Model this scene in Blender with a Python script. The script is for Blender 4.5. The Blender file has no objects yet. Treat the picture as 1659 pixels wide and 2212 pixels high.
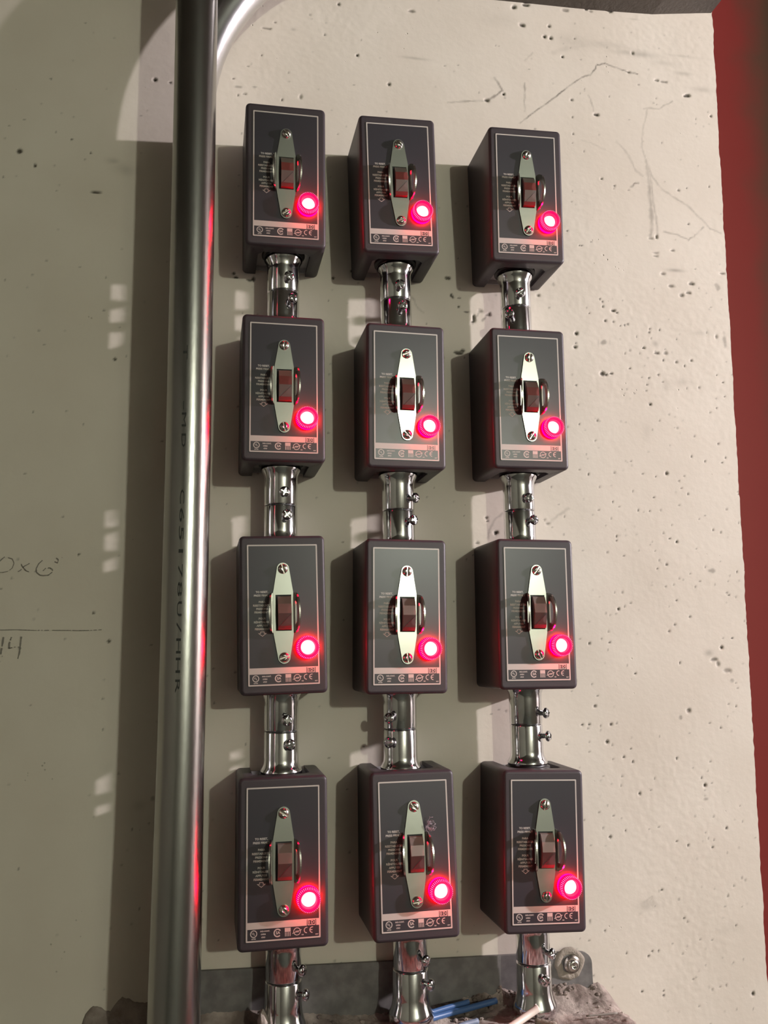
import bpy, math, random
import numpy as np
from mathutils import Matrix, Vector, noise, Euler

SC = bpy.context.scene
COL = SC.collection
MM = 0.001
random.seed(5)
SPOTS = [[470.9,367.0,3.0,1.2,0.5],[494.2,371.0,3.0,1.6,0.6],[481.7,358.0,2.5,1.6,0.5],[489.8,360.8,2.8,1.0,0.5],[523.0,368.8,1.4,2.5,0.3],[404.4,336.2,2.3,1.4,0.8],[407.3,334.2,1.2,0.7,0.7],[392.2,339.8,1.0,1.0,0.8],[389.2,347.6,0.5,0.5,0.8],[392.2,345.1,0.5,0.5,0.8],[377.0,331.7,0.8,0.8,0.8],[394.1,324.9,1.2,1.2,0.8],[403.0,324.3,1.0,1.0,0.8],[410.4,320.5,0.8,0.8,0.8],[415.0,321.3,0.6,0.6,0.8],[418.5,322.5,0.6,0.6,0.8],[443.0,318.8,0.8,0.8,0.8],[442.1,315.6,0.6,0.6,0.8],[453.5,318.5,0.7,0.7,0.8],[434.8,298.2,1.5,1.0,0.8],[448.3,293.3,2.5,1.2,0.6],[458.8,293.9,2.3,1.8,0.4],[455.8,286.1,0.7,0.7,0.8],[470.2,284.8,1.6,0.9,0.5],[487.3,287.3,1.6,0.9,0.5],[479.1,281.2,0.8,0.8,0.8],[418.1,275.8,0.8,0.8,0.8],[387.6,268.5,3.0,2.0,0.9],[391.6,267.7,1.8,0.9,0.9],[397.4,269.3,1.6,0.9,0.9],[438.5,266.6,1.0,1.0,0.8],[449.3,270.4,1.0,1.0,0.8],[436.1,259.5,0.7,0.7,0.8],[358.8,255.2,0.8,0.8,0.8],[359.9,295.3,1.8,1.2,0.8],[360.8,299.3,0.9,0.9,0.8],[438.1,238.9,1.3,1.3,0.9],[512.5,237.9,0.9,0.9,0.8],[504.6,232.9,1.0,1.0,0.4],[379.4,219.8,0.5,0.5,0.8],[360.2,215.3,0.5,0.5,0.8],[451.4,167.8,1.5,1.5,0.7],[464.6,160.1,0.8,0.8,0.5],[439.4,164.3,0.6,0.6,0.8],[367.2,164.9,0.6,0.6,0.8],[435.9,143.0,0.7,0.7,0.8],[473.8,147.3,0.6,0.6,0.8],[391.6,137.7,0.7,0.7,0.8],[418.2,129.7,0.6,0.6,0.8],[430.6,129.1,0.6,0.6,0.8],[457.8,98.4,1.2,1.2,0.8],[450.2,101.7,0.7,0.7,0.8],[498.7,111.0,0.7,0.7,0.8],[506.6,108.6,0.7,0.7,0.8],[393.4,103.6,0.7,0.7,0.8],[393.4,99.1,0.7,0.7,0.8],[514.2,180.4,0.8,0.8,0.8],[518.3,185.8,0.6,0.6,0.8],[495.1,181.3,0.6,0.6,0.8],[480.4,186.0,0.5,0.5,0.8],[511.6,200.0,0.6,0.6,0.8],[521.7,265.3,0.7,0.7,0.8],[522.6,250.6,0.6,0.6,0.8],[494.2,258.7,0.5,0.5,0.8],[515.1,273.1,0.6,0.6,0.8],[517.8,314.7,1.4,1.8,0.4],[448.3,303.4,2.8,2.8,0.25],[457.9,259.1,4.6,5.8,0.14],[498.9,317.7,6.9,2.3,0.15],[527.2,311.1,2.3,6.9,0.3],[385.3,301.3,0.9,3.5,0.18],[391.5,302.3,2.8,2.3,0.35],[397.7,302.7,0.9,3.5,0.18],[432.6,210.9,4.6,8.1,0.08],[475.0,263.9,6.9,3.5,0.1],[444.8,75.8,1.0,1.0,0.8],[434.8,71.8,0.8,0.8,0.8],[492.4,69.8,3.5,1.9,0.35],[391.4,32.6,1.2,1.2,0.8],[521.6,68.8,0.8,0.8,0.8],[510.8,45.7,0.8,0.8,0.8],[453.3,40.3,0.8,0.8,0.8],[466.7,24.3,1.0,1.0,0.8],[449.8,16.8,1.0,1.0,0.8],[443.5,10.5,1.0,1.0,0.8],[511.1,3.1,0.8,0.8,0.8],[498.8,-5.9,1.4,1.4,0.9],[485.1,-11.0,3.9,2.7,0.25],[489.6,-17.7,3.5,1.6,0.5],[493.4,-21.8,1.9,2.3,0.4],[504.3,-28.8,3.9,1.9,0.4],[507.7,-38.1,1.9,1.6,0.3],[405.3,-29.5,1.0,1.0,0.8],[359.4,-0.0,1.0,1.0,0.8],[380.3,0.7,0.8,0.8,0.8],[453.1,-20.1,0.8,0.8,0.8],[458.8,-65.9,1.9,1.9,0.5],[450.1,-72.0,1.6,1.9,0.35],[362.3,-59.0,1.2,1.2,0.8],[377.7,-76.3,1.2,1.2,0.8],[355.4,-75.7,1.0,1.0,0.8],[348.6,-75.8,1.0,1.0,0.8],[372.9,-92.2,1.4,1.4,0.9],[389.0,-106.8,1.0,1.0,0.8],[397.8,-111.6,1.0,1.0,0.8],[396.6,-99.5,0.8,0.8,0.8],[491.8,-82.9,0.8,0.8,0.8],[509.8,-63.0,0.8,0.8,0.8],[443.2,-110.0,1.0,1.0,0.8],[467.8,-129.1,0.8,0.8,0.8],[471.0,-136.1,1.4,1.4,0.8],[471.6,-148.8,2.3,1.6,0.3],[403.1,-140.8,1.2,1.2,0.8],[371.0,-178.3,1.2,1.2,0.8],[386.6,-173.5,0.6,0.6,0.8],[437.9,-185.7,0.8,0.8,0.8],[449.4,-190.0,1.0,1.0,0.8],[474.4,-193.3,1.0,1.0,0.8],[490.6,-176.6,1.0,1.0,0.8],[419.8,-228.2,1.0,1.0,0.95],[405.0,-240.3,9.7,4.3,0.16],[440.6,-254.8,0.8,0.8,0.8],[493.2,-264.8,0.8,0.8,0.8],[361.0,-259.8,0.8,0.8,0.8],[402.5,-284.7,1.0,1.0,0.8],[406.6,-281.0,0.8,0.8,0.8],[412.9,-281.1,0.8,0.8,0.8],[505.7,-325.8,1.4,1.4,0.8],[415.4,-319.9,0.8,0.8,0.8],[415.7,-315.6,0.8,0.8,0.8],[394.1,-314.5,1.0,1.0,0.8],[381.0,-280.5,0.8,0.8,0.8],[487.4,-266.6,11.7,3.9,0.08],[369.4,567.5,0.9,0.9,0.8],[396.8,553.5,2.4,1.2,0.7],[369.6,528.4,0.9,0.9,0.8],[369.8,547.5,0.7,0.7,0.8],[531.3,566.6,1.2,1.2,0.8],[503.6,587.4,3.0,1.3,0.7],[469.1,601.9,2.2,1.1,0.6],[477.6,601.2,3.2,0.7,0.4],[486.2,475.8,1.2,0.9,0.8],[496.1,479.1,0.7,0.7,0.8],[522.8,483.4,0.7,0.7,0.8],[474.6,407.2,2.7,0.9,0.6],[436.9,607.6,1.9,0.8,0.6],[442.6,631.7,0.9,1.3,0.6],[361.6,616.4,0.9,0.9,0.8],[376.8,639.5,0.8,0.8,0.8],[417.3,680.3,3.0,1.9,0.5],[396.6,674.4,1.9,1.1,0.4],[357.3,419.2,0.9,0.9,0.8],[370.2,404.3,0.7,0.7,0.8],[372.6,404.3,0.7,0.7,0.8],[457.1,420.8,1.2,2.4,0.5],[450.3,418.6,2.7,0.9,0.4],[455.1,402.7,3.5,1.1,0.4],[454.8,399.0,3.0,0.9,0.5],[412.6,473.8,0.7,0.7,0.8],[398.6,480.8,1.3,0.8,0.8],[461.1,380.1,2.7,1.6,0.5],[476.4,384.9,9.4,1.6,0.25],[530.6,385.2,3.5,0.9,0.6],[523.4,369.5,2.2,4.0,0.3],[495.0,438.4,0.7,0.7,0.8],[448.6,630.7,22.9,3.0,0.22],[482.6,623.6,16.2,3.0,0.12],[502.9,613.8,9.4,2.2,0.2],[522.7,597.0,12.1,2.7,0.14],[499.1,634.4,18.9,1.3,0.14],[408.1,636.8,21.6,4.0,0.1],[379.5,636.5,18.9,6.7,0.1],[447.7,672.1,6.7,0.8,0.15],[309.0,666.4,2.3,2.3,0.8],[321.8,671.1,3.7,1.4,0.7],[341.0,678.2,1.4,1.4,0.8],[318.0,647.1,2.3,2.1,0.9],[348.2,650.2,1.4,1.4,0.8],[342.3,637.1,1.6,1.6,0.8],[349.3,636.3,1.6,1.6,0.8],[376.4,639.2,0.9,0.9,0.8],[361.6,616.2,1.2,1.2,0.8],[417.2,679.0,3.7,2.3,0.6],[391.8,676.1,1.6,1.2,0.6],[172.7,561.8,1.4,1.4,0.8],[294.2,564.9,1.4,1.4,0.8],[276.2,555.7,2.3,1.4,0.8],[369.7,567.3,1.2,1.2,0.8],[505.2,587.9,2.8,1.4,0.7],[140.6,589.8,1.2,1.2,0.8],[198.3,646.7,3.7,1.2,0.5],[367.1,671.5,2.8,1.8,0.4],[295.9,649.9,18.5,6.9,0.06],[199.9,593.9,11.5,1.2,0.25],[443.0,630.9,1.4,1.8,0.5],[122.1,644.3,1.3,1.3,0.8],[58.0,615.5,1.0,1.0,0.5],[50.5,607.8,3.7,1.0,0.5],[17.9,549.1,0.8,0.8,0.8],[22.5,541.1,2.8,1.1,0.3],[28.8,534.4,1.7,0.9,0.4],[38.3,542.8,1.7,0.9,0.35],[83.6,538.3,1.3,2.2,0.4],[65.2,532.4,0.9,0.9,0.8],[22.6,532.2,0.6,0.6,0.8],[44.9,577.8,0.5,0.5,0.8],[107.8,608.4,0.5,0.5,0.8],[76.1,610.0,2.2,1.5,0.2],[-175.2,453.4,1.9,1.7,0.6],[-173.7,454.1,0.9,0.9,0.9],[-160.8,441.2,1.1,1.7,0.7],[-107.3,419.7,5.2,1.6,0.75],[-129.5,470.1,0.6,0.6,0.8],[-56.4,539.2,1.5,1.5,0.7],[-41.7,537.9,1.0,1.0,0.8],[-150.2,529.1,1.0,1.0,0.5],[-112.2,458.4,0.4,0.4,0.8],[-92.6,452.3,5.4,2.6,0.2],[-81.9,445.1,8.6,5.4,0.14],[230.1,359.3,1.7,1.4,0.8],[232.3,341.5,1.2,1.9,0.7],[233.9,339.6,0.9,1.2,0.8],[240.1,339.3,1.7,0.9,0.5],[239.2,330.3,1.1,1.1,0.8],[246.9,325.1,2.8,0.8,0.7],[254.6,318.9,1.2,2.8,0.6],[253.2,315.6,1.7,0.9,0.7],[261.5,326.7,2.4,1.2,0.4],[269.3,323.2,2.6,0.9,0.5],[270.7,324.6,1.2,1.4,0.5],[322.8,347.4,1.9,0.9,0.5],[333.9,335.2,1.1,1.1,0.3],[339.8,360.1,1.2,1.9,0.3],[331.8,366.4,1.9,2.8,0.15],[269.9,106.0,2.1,1.2,0.9],[269.4,104.2,1.2,0.9,0.9],[260.9,120.2,1.4,1.1,0.6],[261.7,116.7,0.7,0.7,0.8],[323.3,115.0,2.4,0.7,0.4],[250.8,95.7,1.7,0.9,0.5],[319.5,118.8,1.2,0.7,0.4],[237.5,282.8,3.8,1.3,0.8],[242.2,285.4,2.1,1.3,0.8],[20.2,349.5,1.3,1.3,0.9],[22.4,345.9,2.1,0.9,0.8],[38.8,345.7,1.3,2.6,0.9],[35.4,344.1,2.6,0.9,0.9],[-174.6,454.2,2.1,2.1,0.8],[-84.9,260.4,1.3,1.3,0.8],[-82.4,7.9,1.3,1.3,0.8],[-95.8,32.2,0.9,0.9,0.8],[-109.7,82.7,0.9,0.9,0.8],[-42.5,-124.6,1.7,1.7,0.3],[-53.8,-129.7,4.3,3.4,0.15],[132.8,359.8,1.3,1.3,0.8],[227.8,359.4,1.7,1.7,0.6],[114.7,351.5,1.3,1.3,0.8],[361.8,309.6,1.7,1.7,0.8]]
CRACKS = [[[[311.2,534.1],[321.2,543.4],[351.5,568.5],[361.7,578.1],[382.4,595.0],[392.6,598.7],[397.1,604.4],[400.8,611.7],[410.2,614.6],[425.2,610.4],[436.9,607.6],[447.1,607.1]],0.8,0.7],[[[451.0,507.1],[452.0,492.1],[452.6,480.5],[452.7,455.7],[452.9,432.7],[449.5,419.4]],2.0,0.35],[[[452.2,505.5],[455.2,480.8],[456.4,456.0],[458.4,439.7],[458.7,420.1]],1.2,0.3],[[[451.0,507.1],[456.6,489.2],[467.5,475.3],[478.8,468.0],[495.2,459.4],[509.6,445.7],[520.8,435.0],[532.5,431.0]],1.2,0.35],[[[418.5,524.7],[431.0,510.1],[438.4,494.2],[446.4,488.3]],1.4,0.25],[[[456.4,565.2],[449.9,544.1],[446.8,521.8],[451.0,507.1]],1.0,0.25],[[[465.9,427.2],[480.9,425.2],[494.1,420.5],[503.1,427.0],[512.3,436.0]],0.9,0.35],[[[431.3,474.4],[436.6,479.4],[440.0,479.4]],1.2,0.6],[[[389.6,574.6],[392.5,566.5],[393.7,556.5]],0.9,0.3],[[[454.8,567.6],[468.5,568.3],[486.5,578.9]],1.0,0.3],[[[378.7,523.1],[394.9,518.1],[404.6,514.1]],0.9,0.2],[[[285.3,582.3],[293.0,569.0],[285.9,562.5],[276.2,555.7]],1.3,0.6],[[[233.2,548.6],[251.9,551.8],[276.2,555.2]],1.1,0.35],[[[316.8,548.2],[317.0,566.1],[318.1,580.5]],1.0,0.4],[[[350.5,619.2],[367.8,627.2],[408.5,638.4],[437.5,636.2],[466.7,632.4]],3,0.12],[[[319.2,606.5],[327.9,616.3]],1,0.2],[[[253.2,314.2],[256.0,319.7],[261.5,326.7],[260.2,329.3]],1.0,0.5],[[[263.8,317.5],[270.7,325.9],[271.9,322.0]],1.0,0.4],[[[192.5,336.9],[197.5,326.7],[203.8,321.8]],1.0,0.3],[[[276.8,124.4],[268.8,118.1],[263.3,108.1],[261.8,100.7]],1.2,0.3],[[[327.4,118.9],[337.0,125.3],[345.2,130.5]],1.5,0.2],[[[400.9,-238.1],[409.7,-233.1],[404.7,-244.0],[396.1,-247.1]],1.2,0.2]]
PENCIL = [[[[-175.3,71.5],[-174.8,74.7],[-173.6,76.5],[-171.6,78.7],[-169.7,80.3]],0.5],[[[-167.0,79.8],[-163.6,78.7],[-161.9,75.1],[-163.2,70.8],[-166.5,68.0],[-170.4,67.1],[-173.1,67.2]],0.35],[[[-156.7,75.9],[-155.5,72.7],[-152.3,68.7],[-149.6,67.6]],0.5],[[[-149.5,74.8],[-153.8,72.3],[-156.7,68.7],[-158.7,67.6]],0.5],[[[-139.1,77.5],[-142.1,74.5],[-143.9,70.2],[-143.5,67.3],[-140.6,64.8],[-137.9,64.4],[-133.8,64.8],[-130.8,67.3],[-130.5,69.5],[-132.7,71.1],[-136.1,70.8],[-138.4,68.4]],0.55],[[[-127.9,79.6],[-126.1,78.2],[-126.6,75.3],[-129.1,76.4]],0.45],[[[-123.6,80.5],[-123.1,79.6]],0.4],[[[-170.8,18.5],[-157.5,18.6],[-144.1,17.9],[-123.8,17.7],[-106.1,17.3],[-96.4,17.4],[-88.5,17.9]],0.35],[[[-167.6,12.5],[-168.2,5.9],[-169.2,-1.8]],1.1],[[[-161.2,12.4],[-162.7,7.2],[-162.7,3.0]],0.9],[[[-162.7,3.0],[-158.9,4.0],[-154.2,3.9]],0.6],[[[-153.4,12.7],[-153.9,4.3],[-154.3,-1.3],[-155.4,-5.8]],0.9]]
L1P, L2P = 355.0, 86.0

# ------------------------------------------------------------------ materials
def mat(name, color=(.5, .5, .5), rough=.5, metal=0.0, spec=.5, emit=None, es=0.0, coat=0.0):
    m = bpy.data.materials.new(name); m.use_nodes = True
    b = m.node_tree.nodes['Principled BSDF']
    b.inputs['Base Color'].default_value = (*color, 1)
    b.inputs['Roughness'].default_value = rough
    b.inputs['Metallic'].default_value = metal
    b.inputs['Specular IOR Level'].default_value = spec
    b.inputs['Coat Weight'].default_value = coat
    if emit:
        b.inputs['Emission Color'].default_value = (*emit, 1)
        b.inputs['Emission Strength'].default_value = es
    return m

def N(m, typ, **kw):
    n = m.node_tree.nodes.new(typ)
    for k, v in kw.items():
        if k in n.inputs: n.inputs[k].default_value = v
        else: setattr(n, k, v)
    return n

def L(m, a, ao, b, bi): m.node_tree.links.new(a.outputs[ao], b.inputs[bi])

def bump(m, scale, strength, dist=.0005, detail=6, vec=None, rough=.6):
    tc = N(m, 'ShaderNodeTexCoord'); t = N(m, 'ShaderNodeTexNoise')
    t.inputs['Scale'].default_value = scale; t.inputs['Detail'].default_value = detail; t.inputs['Roughness'].default_value = rough
    if vec:
        mp = N(m, 'ShaderNodeMapping'); mp.inputs['Scale'].default_value = vec
        L(m, tc, 'Object', mp, 'Vector'); L(m, mp, 'Vector', t, 'Vector')
    else: L(m, tc, 'Object', t, 'Vector')
    b = N(m, 'ShaderNodeBump'); b.inputs['Strength'].default_value = strength; b.inputs['Distance'].default_value = dist
    L(m, t, 'Fac', b, 'Height'); L(m, b, 'Normal', m.node_tree.nodes['Principled BSDF'], 'Normal')
    return t

def vary(m, scale, c1, c2, lo=.35, hi=.65, detail=5, vec=None):
    tc = N(m, 'ShaderNodeTexCoord'); t = N(m, 'ShaderNodeTexNoise')
    t.inputs['Scale'].default_value = scale; t.inputs['Detail'].default_value = detail
    if vec:
        mp = N(m, 'ShaderNodeMapping'); mp.inputs['Scale'].default_value = vec
        L(m, tc, 'Object', mp, 'Vector'); L(m, mp, 'Vector', t, 'Vector')
    else: L(m, tc, 'Object', t, 'Vector')
    r = N(m, 'ShaderNodeValToRGB')
    r.color_ramp.elements[0].position = lo; r.color_ramp.elements[0].color = (*c1, 1)
    r.color_ramp.elements[1].position = hi; r.color_ramp.elements[1].color = (*c2, 1)
    L(m, t, 'Fac', r, 'Fac'); L(m, r, 'Color', m.node_tree.nodes['Principled BSDF'], 'Base Color')
    return r

M = {}
M['cover'] = mat('grey_plastic', (.044, .033, .039), .45, spec=.35); bump(M['cover'], 900, .25, .0003)
M['label'] = mat('label_face', (.034, .030, .037), .32, spec=.45)
M['ink'] = mat('label_print', (.50, .45, .41), .45)
M['base'] = mat('zinc_base', (.42, .40, .39), .45, metal=.3)
M['steel'] = mat('stainless_plate', (.43, .44, .40), .29, metal=1.0); bump(M['steel'], 500, .05, .0002, vec=(1, 1, .15))
M['edge'] = mat('polished_edge', (.62, .60, .57), .22, metal=1.0)
M['screw'] = mat('screw_steel', (.58, .55, .5), .25, metal=1.0)
M['dark'] = mat('black_recess_and_shadow', (.012, .011, .012), .6)
M['tog_reflection'] = mat('toggle_tan_reflection', (.15, .115, .10), .45)  # upper toggle faces: glossy reflection painted in as tan
M['tog_red'] = mat('toggle_red', (.19, .045, .04), .35)
M['tog_brown'] = mat('toggle_brown', (.085, .048, .045), .45)
M['zinc'] = mat('bright_zinc', (.74, .74, .75), .10, metal=1.0)
t = bump(M['zinc'], 60, .06, .0015, detail=3)
vary(M['zinc'], 70, (.66, .66, .68), (.76, .76, .77))
M['galv'] = mat('galvanised_conduit', (.42, .41, .39), .27, metal=1.0)
bump(M['galv'], 260, .22, .0004, detail=4, vec=(1.0, 1.0, .35)); vary(M['galv'], 30, (.36, .355, .345), (.46, .45, .43), vec=(1, 1, .2))
M['bend'] = mat('bright_conduit', (.66, .65, .66), .26, metal=1.0); bump(M['bend'], 200, .1, .0004)
M['pipeink'] = mat('black_stencil', (.02, .02, .018), .6)
M['gasket'] = mat('black_ring', (.02, .016, .018), .5)
M['strap'] = mat('grey_painted_steel', (.13, .12, .115), .55)
vary(M['strap'], 90, (.10, .09, .087), (.155, .142, .135)); bump(M['strap'], 300, .2)
M['mortar'] = mat('rough_mortar', (.36, .29, .25), .95, spec=.15)
vary(M['mortar'], 45, (.17, .13, .112), (.47, .39, .345), .36, .66, 8); bump(M['mortar'], 260, 1.0, .0022, detail=8, rough=.7)
M['crust'] = mat('mortar_crust', (.27, .23, .19), .95, spec=.15); bump(M['crust'], 300, 1.0, .0015, detail=8)
M['blue'] = mat('blue_insulation', (.05, .11, .26), .4)
M['paleblue'] = mat('dusty_blue_insulation', (.17, .21, .29), .5)
M['white'] = mat('white_insulation', (.66, .57, .5), .45)
M['pencil'] = mat('pencil_graphite', (.2, .175, .15), .7)
M['web'] = mat('grey_lint', (.35, .3, .33), .9)
M['rim'] = mat('red_lens_rib', (.02, .0, .005), .5, spec=.2, emit=(1.0, .0, .14), es=.85)
M['rib'] = mat('red_lens_crest', (.05, .0, .02), .5, emit=(1.0, .25, .62), es=1.9)
M['skirt'] = mat('red_lens_skirt', (.4, .0, .01), .3, emit=(1.0, .0, .006), es=95.0)
M['core'] = mat('lit_bulb', (.9, .6, .6), .3, emit=(1.0, .036, .042), es=34.0)
M['room'] = mat('painted_room', (.34, .315, .29), .8); bump(M['room'], 30, .1)
M['floor'] = mat('grey_floor', (.10, .095, .09), .8); bump(M['floor'], 40, .2)
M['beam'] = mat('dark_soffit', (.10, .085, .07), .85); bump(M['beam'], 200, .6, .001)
M['reddoor'] = mat('red_door_paint', (.24, .035, .032), .5)
M['brown'] = mat('brown_door_paint', (.09, .05, .035), .6)

# wall paint: stain attribute + fine pits
w = M['wall'] = mat('cream_painted_concrete', (.6, .55, .48), .72, spec=.3)
bs = w.node_tree.nodes['Principled BSDF']
tc = N(w, 'ShaderNodeTexCoord')
n1 = N(w, 'ShaderNodeTexNoise'); n1.inputs['Scale'].default_value = 9; n1.inputs['Detail'].default_value = 5; L(w, tc, 'Object', n1, 'Vector')
r1 = N(w, 'ShaderNodeValToRGB'); r1.color_ramp.elements[0].position = .3; r1.color_ramp.elements[1].position = .7
r1.color_ramp.elements[0].color = (.57, .50, .425, 1); r1.color_ramp.elements[1].color = (.63, .565, .49, 1); L(w, n1, 'Fac', r1, 'Fac')
v1 = N(w, 'ShaderNodeTexVoronoi'); v1.inputs['Scale'].default_value = 130; L(w, tc, 'Object', v1, 'Vector')
n2 = N(w, 'ShaderNodeTexNoise'); n2.inputs['Scale'].default_value = 14; n2.inputs['Detail'].default_value = 3; L(w, tc, 'Object', n2, 'Vector')
rr_ = N(w, 'ShaderNodeMapRange'); rr_.inputs['From Min'].default_value = .50; rr_.inputs['From Max'].default_value = .72
rr_.inputs['To Min'].default_value = .0; rr_.inputs['To Max'].default_value = .16; L(w, n2, 'Fac', rr_, 'Value')
sub = N(w, 'ShaderNodeMath', operation='SUBTRACT'); L(w, rr_, 'Result', sub, 0); L(w, v1, 'Distance', sub, 1)
mu = N(w, 'ShaderNodeMath', operation='MULTIPLY'); mu.use_clamp = True; mu.inputs[1].default_value = 9; L(w, sub, 'Value', mu, 0)
at = N(w, 'ShaderNodeAttribute'); at.attribute_name = 'stain'
ad = N(w, 'ShaderNodeMath', operation='MAXIMUM'); L(w, at, 'Fac', ad, 0)
mu2 = N(w, 'ShaderNodeMath', operation='MULTIPLY'); mu2.inputs[1].default_value = .45; L(w, mu, 'Value', mu2, 0); L(w, mu2, 'Value', ad, 1)
mx = N(w, 'ShaderNodeMix', data_type='RGBA'); L(w, ad, 'Value', mx, 'Factor')
w.node_tree.links.new(r1.outputs['Color'], mx.inputs[6]); mx.inputs[7].default_value = (.075, .062, .048, 1)
w.node_tree.links.new(mx.outputs[2], bs.inputs['Base Color'])
n3 = N(w, 'ShaderNodeTexNoise'); n3.inputs['Scale'].default_value = 190; n3.inputs['Detail'].default_value = 5; L(w, tc, 'Object', n3, 'Vector')
b1 = N(w, 'ShaderNodeBump'); b1.inputs['Strength'].default_value = .22; b1.inputs['Distance'].default_value = .0006
L(w, n3, 'Fac', b1, 'Height')
b2 = N(w, 'ShaderNodeBump'); b2.invert = True; b2.inputs['Strength'].default_value = .7; b2.inputs['Distance'].default_value = .0006
L(w, mu, 'Value', b2, 'Height'); L(w, b1, 'Normal', b2, 'Normal'); L(w, b2, 'Normal', bs, 'Normal')

# ------------------------------------------------------------------ mesh builder (millimetres)
class B:
    def __init__(s): s.v = []; s.f = []; s.m = []; s.s = []
    def add(s, vs, fs, mi=0, smooth=False):
        o = len(s.v); s.v += [tuple(p) for p in vs]
        for f in fs: s.f.append([i + o for i in f]); s.m.append(mi); s.s.append(smooth)
    def box(s, x0, x1, y0, y1, z0, z1, mi=0):
        vs = [(x, y, z) for x in (x0, x1) for y in (y0, y1) for z in (z0, z1)]
        s.add(vs, [(0, 1, 3, 2), (4, 6, 7, 5), (0, 4, 5, 1), (2, 3, 7, 6), (0, 2, 6, 4), (1, 5, 7, 3)], mi)
    def rings(s, rings, mi=0, smooth=True, cap0=True, cap1=True, closed=False):
        n = len(rings[0]); vs = [p for r in rings for p in r]; fs = []
        K = len(rings)
        for k in range(K if closed else K - 1):
            a = k * n; b = ((k + 1) % K) * n
            for i in range(n):
                j = (i + 1) % n; fs.append((a + i, a + j, b + j, b + i))
        o = len(s.v); s.add(vs, fs, mi, smooth)
        if cap0 and not closed: s.f.append([o + i for i in range(n)][::-1]); s.m.append(mi); s.s.append(False)
        if cap1 and not closed: s.f.append([o + (K - 1) * n + i for i in range(n)]); s.m.append(mi); s.s.append(False)
    def lathe(s, prof, c, axis='y', n=32, mi=0, cap0=True, cap1=True, smooth=True, rmod=None):
        rs = []
        for r, t in prof:
            ring = []
            for i in range(n):
                a = 2 * math.pi * i / n; q = r * (rmod(i, r) if rmod else 1)
                if axis == 'y': ring.append((c[0] + q * math.cos(a), c[1] - t, c[2] + q * math.sin(a)))
                elif axis == 'z': ring.append((c[0] + q * math.cos(a), c[1] + q * math.sin(a), c[2] + t))
            rs.append(ring)
        s.rings(rs, mi, smooth, cap0, cap1)
    def prism(s, pts, y0, y1, mi=0):       # pts (x,z) polygon, extruded along y
        n = len(pts)
        s.add([(x, y0, z) for x, z in pts] + [(x, y1, z) for x, z in pts],
              [list(range(n))[::-1], list(range(n, 2 * n))] + [(i, (i + 1) % n, n + (i + 1) % n, n + i) for i in range(n)], mi)
    def strip(s, outer, inner, y, mi=0):   # flat ring between two outlines
        n = len(outer)
        s.add([(x, y, z) for x, z in outer] + [(x, y, z) for x, z in inner],
              [(i, (i + 1) % n, n + (i + 1) % n, n + i) for i in range(n)], mi)
    def rect(s, x0, x1, z0, z1, y, mi=0): s.add([(x0, y, z0), (x1, y, z0), (x1, y, z1), (x0, y, z1)], [(0, 1, 2, 3)], mi)
    def xf(s, mtx):
        s.v = [tuple(mtx @ Vector(p)) for p in s.v]; return s
    def mesh(s, name, mats, warp=None, recalc=True):
        me = bpy.data.meshes.new(name)
        vs = [warp(p) for p in s.v] if warp else s.v
        me.from_pydata([(x * MM, y * MM, z * MM) for x, y, z in vs], [], s.f)
        me.polygons.foreach_set('material_index', s.m); me.polygons.foreach_set('use_smooth', s.s)
        for m in mats: me.materials.append(m)
        if recalc:
            import bmesh
            bm = bmesh.new(); bm.from_mesh(me); bmesh.ops.recalc_face_normals(bm, faces=bm.faces); bm.to_mesh(me); bm.free()
        me.update(); return me

def link(name, me, parent=None, loc=(0, 0, 0), rot=None):
    o = bpy.data.objects.new(name, me); COL.objects.link(o)
    if parent: o.parent = parent
    o.location = [c * MM for c in loc]
    if rot: o.rotation_euler = rot
    return o
def obj(name, b, mats, parent=None, loc=(0, 0, 0), rot=None, warp=None, recalc=True):
    if not isinstance(mats, (list, tuple)): mats = [mats]
    return link(name, b.mesh(name, mats, warp, recalc), parent, loc, rot)
def tag(o, label=None, cat=None, group=None, kind=None):
    if label: o['label'] = label
    if cat: o['category'] = cat
    if group: o['group'] = group
    if kind: o['kind'] = kind
    return o
def empty(name, loc, rot=(0, 0, 0)): return link(name, None, None, loc, rot)

def rrect(w, h, r, n=5, cx=0, cz=0):
    out = []
    for sx, sz, a0 in ((1, 1, 0), (-1, 1, 90), (-1, -1, 180), (1, -1, 270)):
        for k in range(n + 1):
            a = math.radians(a0 + 90 * k / n)
            out.append((cx + sx * (w / 2 - r) + r * math.cos(a), cz + sz * (h / 2 - r) + r * math.sin(a)))
    return out
def circ(cx, cz, r, n=28, a0=0, a1=360): return [(cx + r * math.cos(math.radians(a0 + (a1 - a0) * i / n)), cz + r * math.sin(math.radians(a0 + (a1 - a0) * i / n))) for i in range(n)]

def boolean(b, cut):
    a = bpy.data.objects.new('tmp_a', b.mesh('tmp_a', [])); c = bpy.data.objects.new('tmp_b', cut.mesh('tmp_b', []))
    COL.objects.link(a); COL.objects.link(c)
    md = a.modifiers.new('b', 'BOOLEAN'); md.operation = 'DIFFERENCE'; md.solver = 'EXACT'; md.object = c
    dg = bpy.context.evaluated_depsgraph_get(); me = bpy.data.meshes.new_from_object(a.evaluated_get(dg))
    out = B(); out.add([tuple(v.co * 1000) for v in me.vertices], [list(p.vertices) for p in me.polygons])
    out.s = [p.use_smooth for p in me.polygons]
    for o in (a, c): bpy.data.objects.remove(o)
    bpy.data.meshes.remove(me); return out

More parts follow.
